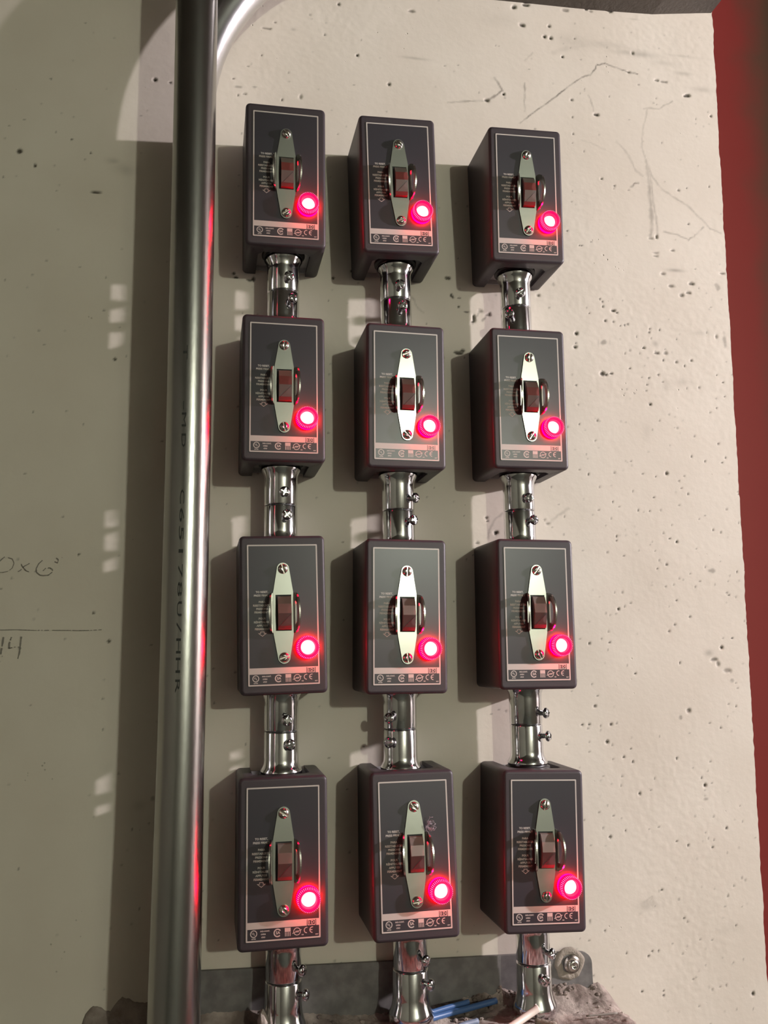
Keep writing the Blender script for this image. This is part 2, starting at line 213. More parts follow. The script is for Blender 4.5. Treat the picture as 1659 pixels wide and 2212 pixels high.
_tc = {}
def text2d(s, size, bold=.0):
    k = (s, size, bold)
    if k in _tc: return _tc[k]
    cu = bpy.data.curves.new('t', 'FONT'); cu.body = s; cu.size = size; cu.align_x = 'CENTER'; cu.align_y = 'CENTER'
    cu.offset = bold; cu.resolution_u = 2; cu.fill_mode = 'FRONT'
    o = bpy.data.objects.new('t', cu); COL.objects.link(o)
    dg = bpy.context.evaluated_depsgraph_get(); me = bpy.data.meshes.new_from_object(o.evaluated_get(dg))
    vs = [(v.co.x, v.co.y) for v in me.vertices]; fs = [list(p.vertices) for p in me.polygons]
    bpy.data.objects.remove(o); bpy.data.meshes.remove(me); bpy.data.curves.remove(cu)
    _tc[k] = (vs, fs); return _tc[k]
def put_text(b, s, size, cx, cz, y, mi, sx=1.0, sz=1.0, bold=0.0):
    vs, fs = text2d(s, size, bold)
    b.add([(cx + x * sx, y, cz + z * sz) for x, z in vs], [f[::-1] for f in fs], mi)

# ------------------------------------------------------------------ the starter box, all parts in box space (y=0 wall, front at y=-67.3)
W, H, D = 71.0, 130.0, 67.27
def build_cover():
    b = B(); bev = 2.6; rs = []
    def ring(w, h, r, y): return [(x, y, z) for x, z in rrect(w, h, r, 4)]
    rs.append(ring(W, H, 4, -1.0)); rs.append(ring(W, H, 4, -(D - bev)))
    for k in range(1, 5):
        a = math.radians(90 * k / 4); ins = bev * (1 - math.cos(a))
        rs.append(ring(W - 2 * ins, H - 2 * ins, 4 - ins * .8, -(D - bev) - bev * math.sin(a)))
    b.rings(rs, 0, True, cap0=False, cap1=True)
    inner = [ring(W - 7, H - 7, 2, -1.0), ring(W - 7, H - 7, 2, -(D - 4))]
    o = len(b.v); n = len(inner[0])
    b.rings(inner, 0, True, cap0=False, cap1=True)
    b.f += [(i, (i + 1) % n, o + (i + 1) % n, o + i) for i in range(n)]; b.m += [0] * n; b.s += [False] * n
    for z0, z1 in ((50, 80), (-80, -50)):
        c = B(); pts = [(-23.5, 10), (23.5, 10), (23.5, -(D - 20)), (18.5, -(D - 14.5)), (-18.5, -(D - 14.5)), (-23.5, -(D - 20))]
        m = len(pts); c.add([(x, y, z0) for x, y in pts] + [(x, y, z1) for x, y in pts], [list(range(m))[::-1], list(range(m, 2 * m))] + [(i, (i + 1) % m, m + (i + 1) % m, m + i) for i in range(m)])
        b = boolean(b, c)
    return b
cover_b = build_cover()

def build_base():
    b = B(); b.box(-30, 30, -1.2, -3, -62, 62)
    b.box(-30, -29, -46, -3, -57.5, 57.5); b.box(29, 30, -46, -3, -57.5, 57.5)
    b.box(-30, 30, -46, -3, 56.5, 57.8); b.box(-30, 30, -46, -3, -57.8, -56.5)
    return b
base_b = build_base()

def build_label():
    b = B(); yf = -(D + .35); y1 = yf - .06; y2 = yf - .1
    b.prism(rrect(58.6, 115.6, 1.2, 3), -(D - .3), yf, 0)
    # cream outline
    b.strip(rrect(58.0, 115.0, .6, 3), rrect(55.8, 112.8, .3, 3), y1, 1)
    # cream band interrupted by the square mark
    b.rect(-28, 18.2, -48.2, -43.2, y1, 1); b.rect(25.6, 28, -48.2, -43.2, y1, 1)
    b.rect(18.2, 25.6, -43.75, -43.2, y1, 1)
    cx, cz = 21.9, -45.9
    def fr(cx, cz, w, h, t): b.strip(rrect(w, h, .2, 1, cx, cz), rrect(w - 2 * t, h - 2 * t, .1, 1, cx, cz), y1, 1)
    fr(cx, cz, 6.2, 4.2, .55); b.rect(cx - 2.0, cx - 1.4, cz - 1.1, cz + 1.1, y1, 1)
    put_text(b, 'D', 3.3, cx + .75, cz, y1, 1, bold=.06)
    # approval marks
    z = -51.9
    b.strip(circ(-23, z + .4, 2.75), circ(-23, z + .4, 2.1), y1, 1); put_text(b, 'U', 2.1, -23.7, z + .75, y1, 1, bold=.06); put_text(b, 'L', 2.1, -22.4, z + .05, y1, 1, bold=.06)
    put_text(b, 'LISTED', 1.15, -23, z - 3.3, y1, 1, bold=.05)
    put_text(b, 'IND.CONT.', 1.45, -14.2, z + 1.9, y1, 1, bold=.06); put_text(b, 'OPEN', 1.45, -15.6, z - .3, y1, 1, bold=.06); put_text(b, '47K9', 1.45, -15.6, z - 2.5, y1, 1, bold=.06)
    ar0 = circ(-4.6, z, 3.1, 26, 35, 325); ar1 = circ(-4.6, z, 2.2, 26, 35, 325)
    for i in range(25): b.add([(ar0[i][0], y1, ar0[i][1]), (ar0[i + 1][0], y1, ar0[i + 1][1]), (ar1[i + 1][0], y1, ar1[i + 1][1]), (ar1[i][0], y1, ar1[i][1])], [(0, 1, 2, 3)], 1)
    put_text(b, 'SA', 2.9, -4.3, z, y1, 1, bold=.1)
    b.rect(1.0, 5.6, z + .3, z + 3.2, y1, 1)
    for k in range(4): b.rect(1.2 + k * 1.25, 1.75 + k * 1.25, z - 3.0, z + .1, y1, 1)
    b.strip(circ(10.6, z, 2.9), circ(10.6, z, 2.35), y1, 1)
    b.add([(6.9, y2, z - 1.5), (14.2, y2, z + .9), (14.2, y2, z + 1.4), (6.9, y2, z - 1.0)], [(0, 1, 2, 3)], 1); put_text(b, 'ABS', 1.8, 10.6, z - .1, y2, 1, bold=.05)
    put_text(b, '508', 1.1, 14.9, z - 2.7, y1, 1, bold=.05)
    for c0, a0, a1 in ((18.2, 75, 285), (22.6, 75, 285)):
        p0 = circ(c0, z + .5, 2.3, 18, a0, a1); p1 = circ(c0, z + .5, 1.7, 18, a0, a1)
        for i in range(17): b.add([(p0[i][0], y1, p0[i][1]), (p0[i + 1][0], y1, p0[i + 1][1]), (p1[i + 1][0], y1, p1[i + 1][1]), (p1[i][0], y1, p1[i][1])], [(0, 1, 2, 3)], 1)
    b.rect(20.7, 22.6, z + .2, z + .8, y1, 1)
    put_text(b, '8537', 1.1, 26.1, z - 3.0, y1, 1, bold=.05)
    # instructions
    for s, zz in (('TO RESET,', 18.3), ('PRESS FIRMLY', 15.4), ('PARA', 10.2), ('REESTABLECER', 7.3), ('PRESIONE', 4.5), ('FIRMEMENTE', 1.7), ('POUR', -3.4), ('RÉINITIALISER', -6.3), ('APPUYER', -9.1), ('FERMEMENT', -11.9)):
        put_text(b, s, 2.25, -17.2, zz, y1, 1, bold=.07, sx=.98)
    a = [(-18.8, -13.9), (-15.6, -13.9), (-15.6, -15.2), (-13.6, -15.2), (-17.2, -17.9), (-20.8, -15.2), (-18.8, -15.2)]
    ai = [(-18.4, -14.3), (-16.0, -14.3), (-16.0, -15.6), (-14.7, -15.6), (-17.2, -17.35), (-19.7, -15.6), (-18.4, -15.6)]
    b.strip(a, ai, y1, 1)
    return b
label_b = build_label()
YL = -(D + .35)

def build_guard():
    b = B(); y0, y1 = YL - .15, YL - 1.35
    def half(zs):
        return zs
    prof = [(15.8, 8.4), (18.0, 8.3), (37.0, 5.1)]
    top = circ(.2, 37.2, 5.05, 10, 4, 176); bot = circ(.2, -35.2, 5.05, 10, 184, 356)
    def side(o_t, o_b, i_t, i_b): pass
    outT = [(8.5, 15.8), (8.3, 18.0)] + top + [(-8.1, 18.0), (-8.3, 15.8)]
    b.prism(outT, y0, y1, 0)
    outB = [(-8.3, -13.7), (-8.1, -16.4)] + bot + [(8.3, -16.4), (8.5, -13.7)]
    b.prism(outB, y0, y1, 0)
    b.prism([(-8.3, -13.7), (-6.3, -13.7), (-6.3, 15.8), (-8.3, 15.8)], y0, y1, 0)
    b.prism([(6.7, -13.7), (8.5, -13.7), (8.5, 15.8), (6.7, 15.8)], y0, y1, 0)
    return b
guard_b = build_guard()
def build_ear(sgn):
    """D-shaped ear standing forward from the plate side, with a D-shaped hole"""
    b = B(); th = 1.3; P = 13.5; zc, zr = 1.0, 16.6; x0 = .15 + sgn * 8.4
    def out(t):      # t 0..1 from top to bottom along the D, returns protrusion, z
        a = math.pi * t
        return P * min(1.0, math.sin(a) ** .62) if 0 < t < 1 else 0.0, zc + zr * math.cos(a) * (1 - .05 * math.sin(a))
    n = 28; oo = [out(i / n) for i in range(n + 1)]
    hp = []
    for i in range(n + 1):
        a = math.pi * i / n
        hp.append((4.2 + 5.6 * math.sin(a) ** .7 if 0 < i < n else 4.2, zc + 9.5 * math.cos(a)))
    def pt(p, z, off):
        flare = sgn * (3.2 * (p / P) ** 1.2)
        return (x0 + flare + sgn * off, YL - .3 - p, z)
    ring_o0 = [pt(p, z, 0) for p, z in oo]; ring_o1 = [pt(p, z, th) for p, z in oo]
    ring_i0 = [pt(p, z, 0) for p, z in hp]; ring_i1 = [pt(p, z, th) for p, z in hp]
    m = n + 1; vs = ring_o0 + ring_o1 + ring_i0 + ring_i1; fs = []
    for i in range(m):
        j = (i + 1) % m
        fs.append((i, j, m + j, m + i)); fs.append((2 * m + i, 3 * m + i, 3 * m + j, 2 * m + j))
        fs.append((i, 2 * m + i, 2 * m + j, j)); fs.append((m + i, m + j, 3 * m + j, 3 * m + i))
    b.add(vs, fs, 0, False)
    return b
ear_b = [build_ear(-1), build_ear(1)]

def build_slot_screw():
    b = B(); b.lathe([(3.9, 0), (4.1, .5), (4.0, 1.2), (3.3, 2.1), (2.0, 2.7), (.6, 2.95)], (0, 0, 0), n=28)
    c = B(); c.box(-.6, .6, -5, -1.3, -6, 6)
    return boolean(b, c)
slot_b = build_slot_screw()

def build_toggle():
    b = B(); b.box(-6.3, 6.7, YL - .05, YL - .5, -13.7, 15.8, 3)
    x0, x1 = -4.7, 6.3
    pr = [(14.6, 1.0), (14.0, 3.4), (8.2, 6.4), (.4, 7.6), (-9.8, 5.8), (-12.6, 4.2), (-12.9, .6)]   # z, protrusion
    mi = [0, 0, 1, 2, 2, 2]
    for k in range(len(pr) - 1):
        (za, pa), (zb, pb) = pr[k], pr[k + 1]
        b.add([(x0, YL - pa, za), (x1, YL - pa, za), (x1, YL - pb, zb), (x0, YL - pb, zb)], [(0, 1, 2, 3)], mi[k])
    n = len(pr)
    for x in (x0, x1): b.add([(x, YL - p, z) for z, p in pr], [list(range(n))], 2)
    b.add([(x0 + 1, YL - 5.9, -10.4), (x1 - .6, YL - 7.75, -.6), (x1 - .9, YL - 7.9, -.4), (x0 + .8, YL - 6.1, -10.1)], [(0, 1, 2, 3)], 3)  # shadow line across the lower face, painted in black
    return b
toggle_b = build_toggle()

PLX, PLZ = 19.3, -27.6
def build_lens():
    b = B(); n = 120
    def rm(i, r): return 1 + (.035 if i % 3 == 0 else -.012) if r > 8.0 else 1
    prof_out = [(9.2, 0), (9.2, 3.1), (9.1, 3.4), (8.8, 8.4), (8.3, 9.3)]
    prof_in = [(6.9, 9.5), (6.2, 8.6), (5.9, 4.5), (5.7, 3.4)]
    rs = []
    for r, t in prof_out + prof_in:
        rs.append([(PLX + r * rm(i, r) * math.cos(2 * math.pi * i / n), YL - t, PLZ + r * rm(i, r) * math.sin(2 * math.pi * i / n)) for i in range(n)])
    b.rings(rs[1:], 0, False, cap0=False, cap1=False)
    b.rings([rs[0], rs[1]], 2, False, cap0=False, cap1=False)
    # brighter crests on the knurled shoulder
    for i in range(0, n, 3):
        a = 2 * math.pi * i / n; da = 2 * math.pi * .32 / n
        q = []
        for r, t in ((8.95, 6.6), (8.62, 9.05), (7.9, 9.62)):
            for s_ in (-1, 1): q.append((PLX + (r + .35) * math.cos(a + s_ * da), YL - t - .05, PLZ + (r + .35) * math.sin(a + s_ * da)))
        b.add(q, [(0, 1, 3, 2), (2, 3, 5, 4)], 1)
    return b
lens_b = build_lens()
def build_bulb():
    b = B(); b.lathe([(5.75, 3.2), (5.6, 4.6), (5.0, 6.0), (3.8, 7.2), (2.2, 7.9), (.5, 8.1)], (PLX, YL, PLZ), n=32)
    return b
bulb_b = build_bulb()

BOX = [[63.253,414.992,0.413,-3.375,0.043],[166.283,415.964,1.521,-2.159,-0.471],[288.582,416.975,0.635,-3.503,-1.576],[61.858,220.179,-0.05,1.701,0.425],[169.073,217.356,-0.266,-1.082,1.115],[283.324,219.77,-0.03,-0.929,-0.026],[61.733,27.534,1.035,0.49,0.109],[165.802,25.397,-0.723,0.128,1.539],[282.021,26.486,-0.582,0.245,0.93],[62.238,-167.214,0.094,1.626,-0.36],[168.829,-167.552,-0.001,3.965,0.006],[280.442,-171.098,-2.046,1.699,-1.049]]
BOXLAB = [
 'grey starter box with lit red lamp, top of the column beside the big steel conduit',
 'grey starter box with lit red lamp, top of the middle column',
 'grey starter box with lit red lamp, top of the right column below the wall crack',
 'grey starter box, second from the top in the column beside the big conduit',
 'grey starter box, second from the top in the middle column',
 'grey starter box, second from the top in the column nearest the red door frame',
 'grey starter box, third from the top in the column beside the big conduit',
 'grey starter box with pale bright guard plate, third from the top in the middle column',
 'grey starter box, third from the top in the column nearest the red door frame',
 'grey starter box with the darkest guard plate, bottom of the column beside the big conduit',
 'grey starter box with lint caught on its guard, bottom of the middle column',
 'grey starter box above the strap bolt, bottom of the column nearest the red door frame']
SLOT = [(-35, 60), (-50, 70), (20, 40), (0, -15), (70, -45), (5, 35), (-15, 72), (3, -8), (40, -20), (-60, -40), (-42, 80), (10, 5)]
for bi, (bx, bz, ro, tx, tz) in enumerate(BOX):
    tx, tz = math.radians(tx), math.radians(tz)
    def warp(p, tx=tx, tz=tz):
        return (p[0], p[1] * (1 - (tx * p[2] + tz * p[0]) / D), p[2])
    e = empty('starter_box', (bx, 0, bz), (0, -math.radians(ro), 0))
    tag(e, BOXLAB[bi], 'switch box', 'grey starter boxes with red pilot lamps')
    obj('cover', cover_b, M['cover'], e, warp=warp)
    obj('mounting_base', base_b, M['base'], e, warp=warp)
    obj('label_plate', label_b, [M['label'], M['ink']], e, warp=warp, recalc=False)
    g_ = obj('guard_plate', guard_b, M['steel'], e, warp=warp)
    for k in (0, 1): obj('guard_ear', ear_b[k], M['edge'], g_, warp=warp)
    for k, (sz, an) in enumerate(((37.2, SLOT[bi][0]), (-35.2, SLOT[bi][1]))):
        s_ = B(); s_.v = list(slot_b.v); s_.f = slot_b.f; s_.m = slot_b.m; s_.s = slot_b.s
        s_.xf(Matrix.Translation((.2, YL - 1.3, sz)) @ Matrix.Rotation(math.radians(an), 4, 'Y'))
        obj('guard_screw', s_, M['screw'], e, warp=warp)
    obj('toggle_switch', toggle_b, [M['tog_reflection'], M['tog_red'], M['tog_brown'], M['dark']], e, warp=warp)
    pl_ = obj('pilot_lens', lens_b, [M['rim'], M['rib'], M['skirt']], e, warp=warp)
    obj('bulb', bulb_b, M['core'], pl_, warp=warp)
    pl = bpy.data.lights.new('pilot_glow', 'POINT'); pl.energy = .035; pl.color = (1.0, .0, .06); pl.shadow_soft_size = .004
    po = bpy.data.objects.new('pilot_glow', pl); COL.objects.link(po); po.parent = e
    po.location = [c * MM for c in warp((PLX, YL - 14.5, PLZ))]

# ------------------------------------------------------------------ connectors between the boxes
def build_connector(up, foot=False, length=38.0):
    s = 1 if up else -1; b = B()
    k = 1.07 if foot else 1.0
    prof = [(13.2, .25), (14.3, .5), (14.6, 1.3), (14.6, length - 15), (14.9, length - 11), (16.4, length - 8), (17.6 * k, length - 6), (17.8 * k, length - 3.5), (17.2 * k, length - 2), (14.6, length - 1.6), (14.6, length)]
    if foot: prof = [(13.2, .25), (14.6, .5), (15.0, 1.3), (15.3, length - 20), (16.2, length - 14), (18.3, length - 9), (19.2, length - 5), (18.6, length - 1), (17, length + 4)]
    b.lathe([(r, s * t) for r, t in prof], (0, 0, 0), 'z', 48)
    return b
def build_ring(up, length=38.0):
    s = 1 if up else -1; b = B()
    b.lathe([(15.0, s * (length - 1.7)), (19.6, s * (length - 1.7)), (19.8, s * (length + .6)), (15, s * (length + .6))], (0, 0, 0), 'z', 40)
    return b
def build_set_screw():
    b = B(); b.lathe([(2.4, -2), (2.4, 4.0), (3.4, 4.1), (4.5, 4.6), (4.75, 5.6), (4.5, 6.7), (3.4, 7.7), (1.6, 8.1)], (0, -14.5, 0), n=24)
    c = B(); c.box(-.65, .65, -30, -21.2, -3.4, 3.4); c2 = B(); c2.box(-3.4, 3.4, -30, -21.2, -.65, .65)
    return boolean(boolean(b, c), c2)
set_b = build_set_screw()
# x, seam z, roll (deg), screw angles (upper, lower)
CP = [(64.3, 319.4, 0, 11, 20), (169.6, 318.4, 0, 0, 6), (287.8, 318.2, 0, -6, -38),
      (62.6, 123.2, 0, 5, 11), (168.6, 120.4, 0, 38, 29), (283.6, 121.8, 0, 7, 20),
      (63.6, -69.5, 0, 9, 17), (166.8, -70.8, 0, -40, -42), (282.4, -70.5, 0, 42, 50),
      (65.8, -267.1, 0, 44, 58), (172.2, -266.6, 0, 27, 42), (281.0, -269.9, 0, 32, 8)]
CPLAB = ['pair of shiny zinc connectors below the top box beside the big conduit',
 'pair of shiny zinc connectors below the top box of the middle column, screws facing out',
 'shiny zinc connector pair below the top right box, lower screw turned left',
 'pair of shiny zinc connectors below the second box of the column beside the big conduit',
 'pair of shiny zinc connectors below the second box of the middle column, screws turned right',
 'pair of shiny zinc connectors below the second box of the right column',
 'pair of shiny zinc connectors above the bottom box beside the big conduit',
 'pair of shiny zinc connectors above the bottom middle box, screws turned left',
 'pair of shiny zinc connectors above the bottom right box, screws turned right',
 'mortar-smeared connector pair rising from the slab nearest the big conduit',
 'dull zinc connector pair rising from the slab behind the blue wires',
 'zinc connector pair rising from the slab beside the strap bolt']
conn_mesh = {}
for key in ((True, False, 38), (False, False, 38), (True, False, 38), (False, True, 42)):
    conn_mesh[key] = build_connector(*key).mesh('connector', [M['zinc']])
ring_mesh = {u: build_ring(u).mesh('locknut', [M['gasket']]) for u in (True, False)}
seam_b = B(); seam_b.lathe([(13.0, -1.2), (13.0, 1.2)], (0, 0, 0), 'z', 32)
seam_mesh = seam_b.mesh('conduit_nipple', [M['dark']]); screw_mesh = set_b.mesh('set_screw', [M['zinc']])
for ci, (x, z, ro, a1, a2) in enumerate(CP):
    e = empty('conduit_coupling', (x, -28.2, z), (0, math.radians(ro), 0))
    tag(e, CPLAB[ci], 'conduit coupling', 'zinc conduit couplings between the boxes')
    link('nipple', seam_mesh, e)
    row = ci // 3
    for up, ang in ((True, a1), (False, a2)):
        foot = (not up) and row == 3
        c = link('connector', conn_mesh[(up, foot, 42 if foot else 38)], e)
        s = link('set_screw', screw_mesh, c, (0, 0, 10 if up else -10), (0, random.uniform(0, 1.5) * 0, math.radians(ang)))
        s.rotation_euler = (Matrix.Rotation(math.radians(ang), 3, 'Z') @ Matrix.Rotation(random.uniform(0, 1.5), 3, 'Y')).to_euler()
        if not foot: link('locknut', ring_mesh[up], c)

# ------------------------------------------------------------------ conduits
def tube(b, pts, R, n=32, mi=0, caps=True):
    P = [Vector(p) for p in pts]; rs = []; up = None
    for i, p in enumerate(P):
        t = ((P[min(i + 1, len(P) - 1)] - P[max(i - 1, 0)])).normalized()
        if up is None: up = Vector((0, -1, 0)) if abs(t.y) < .9 else Vector((1, 0, 0))
        side = t.cross(up).normalized(); up = side.cross(t).normalized()
        r = R[i] if isinstance(R, (list, tuple)) else R
        rs.append([tuple(p + (side * math.cos(2 * math.pi * k / n) + up * math.sin(2 * math.pi * k / n)) * r) for k in range(n)])
    b.rings(rs, mi, True, caps, caps)
RP = 17.6
pax = [(-15.8, -97, 780), (-16.1, -97, 555), (-16.3, -97, 150), (-17.5, -97, -68), (-20.3, -97, -264), (-23.5, -97, -420)]
fine = []
for a, c in zip(pax[:-1], pax[1:]):
    for k in range(8): fine.append(tuple(a[i] + (c[i] - a[i]) * k / 8 for i in range(3)))
fine.append(pax[-1])
b = B(); tube(b, fine, RP, 64)
main = obj('steel_conduit', b, M['galv']); tag(main, 'big vertical galvanised steel conduit with black printed letters, left of the boxes', 'conduit')
def axis_x(z):
    for a, c in zip(pax[:-1], pax[1:]):
        if c[2] <= z <= a[2]: return c[0] + (a[0] - c[0]) * (z - c[2]) / (a[2] - c[2])
    return -20
b = B()
GL = [('T', 231.5), ('-', 188.3), ('M', 177.0), ('D', 160.6), ('C', 116.2), ('6', 101.9), ('5', 87.6), ('1', 74.1), ('7', 59.3), ('8', 45.2), ('U', 30.3), ('/', 16.4), ('H', 2.6), ('H', -11.7), ('R', -26.3)]
for ch, gz in GL:
    vs, fs = text2d(ch, 8.0, 0)
    wv = max(abs(x) for x, z in vs) or 1
    pts = []
    for x, z in vs:          # letters run down the pipe
        zz = gz - x * (5.6 / max(wv, 1.6)); arc = z * .62
        a = math.radians(-11.5) + arc / RP
        pts.append((axis_x(zz) + (RP + .12) * math.sin(a), -97 - (RP + .12) * math.cos(a), zz))
    b.add(pts, fs, 0)
obj('printed_letters', b, M['pipeink'], main, recalc=False)

b = B(); pts = [(-17.7, -40, z) for z in (-330, -200, 0, 200, 400, 470)]
rc = 217.7
for k in range(0, 19):
    a = math.radians(k * 4); pts.append((-17.7 + rc * (1 - math.cos(a)), -40, 480 + rc * math.sin(a)))
last = pts[-1]; a = math.radians(72); pts += [(last[0] + d * math.sin(a), -40, last[2] + d * math.cos(a)) for d in (40, 120, 220)]
tube(b, pts, 17.6, 48)
tag(obj('bent_conduit', b, M['bend']), 'bright steel conduit bending away to the right behind the big conduit', 'conduit')

# ------------------------------------------------------------------ the concrete wall with its stains, pits and cracks
def axis(lo, hi, step, far0, far1):
    a = [far0]; x = lo
    ext = []
    s = 60
    while x - s > far0: s *= 1.0; ext.append(x - s); x -= s; s *= 1.6
    left = sorted(ext); mid = list(np.arange(lo, hi, step)); 
    right = []; x = hi; s = 60
    while x < far1: right.append(min(x, far1)); x += s; s *= 1.6
    if right[-1] < far1: right.append(far1)
    return np.array([far0] + left + mid + right)
xs = np.concatenate([[-1600, -1100, -700, -450, -300, -240], np.arange(-215, 536.3, 1.25)])
zs = axis(-372, 722, 1.25, -1400, 1000)
nx, nz = len(xs), len(zs)
X, Z = np.meshgrid(xs, zs)
t = np.clip((X - 300) / 235.0, 0, 1)
edge = 530.5 + (Z - 190) * 0.0204
eg = np.array([noise.noise((0.0, 3.0, float(z) * .035)) * 1.3 + noise.noise((9.0, 3.0, float(z) * .15)) * .7 for z in zs])[:, None]
X = X + t * (edge + eg * (t > .9) - 535)
def noise2(shape, cell, seed):
    rg = np.random.RandomState(seed); gx = int(shape[1] / cell) + 3; gz = int(shape[0] / cell) + 3
    g = rg.rand(gz, gx); i = np.arange(shape[0]) / cell; j = np.arange(shape[1]) / cell
    i0 = i.astype(int); j0 = j.astype(int); fi = i - i0; fj = j - j0; fi = fi * fi * (3 - 2 * fi); fj = fj * fj * (3 - 2 * fj)
    a = g[i0][:, j0] * (1 - fj) + g[i0][:, j0 + 1] * fj; c = g[i0 + 1][:, j0] * (1 - fj) + g[i0 + 1][:, j0 + 1] * fj
    return a * (1 - fi)[:, None] + c * fi[:, None]
relief = (noise2(X.shape, 60, 1) - .5) * .9 + (noise2(X.shape, 14, 2) - .5) * .12 + (noise2(X.shape, 4, 3) - .5) * .06
rough_tl = noise2(X.shape, 90, 7)
relief += (noise2(X.shape, 3, 8) - .5) * .15 * np.clip((rough_tl - .45) * 3, 0, 1)
stain = np.zeros_like(X); pit = np.zeros_like(X)
wob = noise2(X.shape, 3.2, 11) - .5; wob2 = noise2(X.shape, 9, 12)
spots = [tuple(s) for s in SPOTS]
rs_ = np.random.RandomState(4)
for _ in range(420):
    sx = rs_.uniform(330, 535); sz = rs_.uniform(-360, 330)
    if noise.noise((sx * .012, sz * .012, 5)) < -.12: continue
    r = rs_.uniform(.35, .85); spots.append((sx, sz, r, r, rs_.uniform(.2, .5)))
for _ in range(160):
    r = rs_.uniform(.35, .8); spots.append((rs_.uniform(0, 535), rs_.uniform(330, 700), r, r, rs_.uniform(.2, .45)))
for _ in range(110):
    r = rs_.uniform(.35, .7); spots.append((rs_.uniform(-200, 0), rs_.uniform(-290, 600), r, r, rs_.uniform(.2, .45)))
for _ in range(130):
    r = rs_.uniform(.35, .8); spots.append((rs_.uniform(0, 330), rs_.uniform(-290, 350), r, r, rs_.uniform(.2, .5)))
for sx, sz, rx, rz, d in spots:
    soft = d < .3
    rx = max(rx * 1.15, .95) ; rz = max(rz * 1.15, .95); d = min(1.0, d * 1.4)
    R_ = max(rx, rz) * 2.2 + 3
    j0 = np.searchsorted(xs, sx - R_ - 12); j1 = np.searchsorted(xs, sx + R_ + 12); i0 = np.searchsorted(zs, sz - R_); i1 = np.searchsorted(zs, sz + R_)
    if j1 <= j0 or i1 <= i0: continue
    xx = X[i0:i1, j0:j1]; zz = Z[i0:i1, j0:j1]
    q = np.sqrt(((xx - sx) / rx) ** 2 + ((zz - sz) / rz) ** 2)
    big = max(rx, rz) > 2.5
    if big and not soft: q = q + wob[i0:i1, j0:j1] * .9
    f = (np.exp(-q * q * 1.1) * d * (.6 + .8 * wob2[i0:i1, j0:j1])) * (q < 2.2) if soft else np.clip((1.25 - q) / .55, 0, 1) * d
    stain[i0:i1, j0:j1] = np.maximum(stain[i0:i1, j0:j1], f)
    if d > .5: pit[i0:i1, j0:j1] = np.maximum(pit[i0:i1, j0:j1], f * min(1.0, max(rx, rz) * .5))
for ln, wdt, d in CRACKS:
    for (xa, za), (xb, zb) in zip(ln[:-1], ln[1:]):
        n_ = int(max(abs(xb - xa), abs(zb - za)) / 1.0) + 1
        for k in range(n_ + 1):
            u = k / n_; px = xa + (xb - xa) * u + noise.noise((xa + u * 3, za, 1)) * 1.0; pz = za + (zb - za) * u + noise.noise((xa, za + u * 3, 2)) * 1.0
            ww = max(.9, wdt * (1.0 + .8 * noise.noise((px * .2, pz * .2, 4))))
            j0 = np.searchsorted(xs, px - 14); j1 = np.searchsorted(xs, px + 14); i0 = np.searchsorted(zs, pz - 4); i1 = np.searchsorted(zs, pz + 4)
            q = np.sqrt((X[i0:i1, j0:j1] - px) ** 2 + (Z[i0:i1, j0:j1] - pz) ** 2) / ww
            dd = d * 1.35 * (.7 + .6 * noise.noise((px * .1, pz * .1, 7)))
            stain[i0:i1, j0:j1] = np.maximum(stain[i0:i1, j0:j1], np.clip(1.3 - q, 0, 1) * dd)
Y = -relief + pit * 1.2 + .35
co = np.stack([X, Y, Z], -1).reshape(-1, 3) * MM
me = bpy.data.meshes.new('wall_back')
me.vertices.add(len(co)); me.vertices.foreach_set('co', co.ravel())
idx = np.arange(nx * nz).reshape(nz, nx)
q = np.stack([idx[:-1, :-1], idx[:-1, 1:], idx[1:, 1:], idx[1:, :-1]], -1).reshape(-1, 4)
me.loops.add(q.size); me.loops.foreach_set('vertex_index', q.ravel().astype(np.int32))
me.polygons.add(len(q)); me.polygons.foreach_set('loop_start', (np.arange(len(q)) * 4).astype(np.int32))
me.polygons.foreach_set('use_smooth', np.ones(len(q), bool))
at_ = me.attributes.new('stain', 'FLOAT', 'POINT'); at_.data.foreach_set('value', stain.ravel().astype(np.float32))
me.materials.append(M['wall']); me.update(calc_edges=True); me.validate()
wall = link('wall_back', me); tag(wall, kind='structure', label='cream painted concrete wall with pits and hairline cracks')
# thickness of the wall at its right edge
b = B(); vs = []
for k in range(0, nz, 4):
    xr = float(X[k, -1]); yr = float(Y[k, -1]); z = float(zs[k]); vs += [(xr, yr, z), (xr, 120, z)]
b.add(vs, [(2 * i, 2 * i + 1, 2 * i + 3, 2 * i + 2) for i in range(len(vs) // 2 - 1)])
obj('wall_edge', b, M['wall'], wall)

def ribbon(b, pts, wdt):
    n = len(pts)
    for i in range(n - 1):
        (xa, za), (xb, zb) = pts[i], pts[i + 1]; m = max(2, int(math.hypot(xb - xa, zb - za) / 1.2))
        prev = None
        for k in range(m + 1):
            u = k / m; x = xa + (xb - xa) * u; z = za + (zb - za) * u
            dx, dz = xb - xa, zb - za; l = math.hypot(dx, dz) or 1
            ww = wdt * (.45 + .35 * noise.noise((x * .9, z * .9, 2)) )
            c = ((x - dz / l * ww, -.95, z + dx / l * ww), (x + dz / l * ww, -.95, z - dx / l * ww))
            if prev and noise.noise((x * 1.1, z * 1.1, 9)) < .33: b.add([prev[0], prev[1], c[1], c[0]], [(0, 1, 2, 3)])
            prev = c
b = B()
for pts, wd in PENCIL: ribbon(b, pts, wd * 1.6)
obj('pencil_writing', b, M['pencil'], wall, recalc=False)

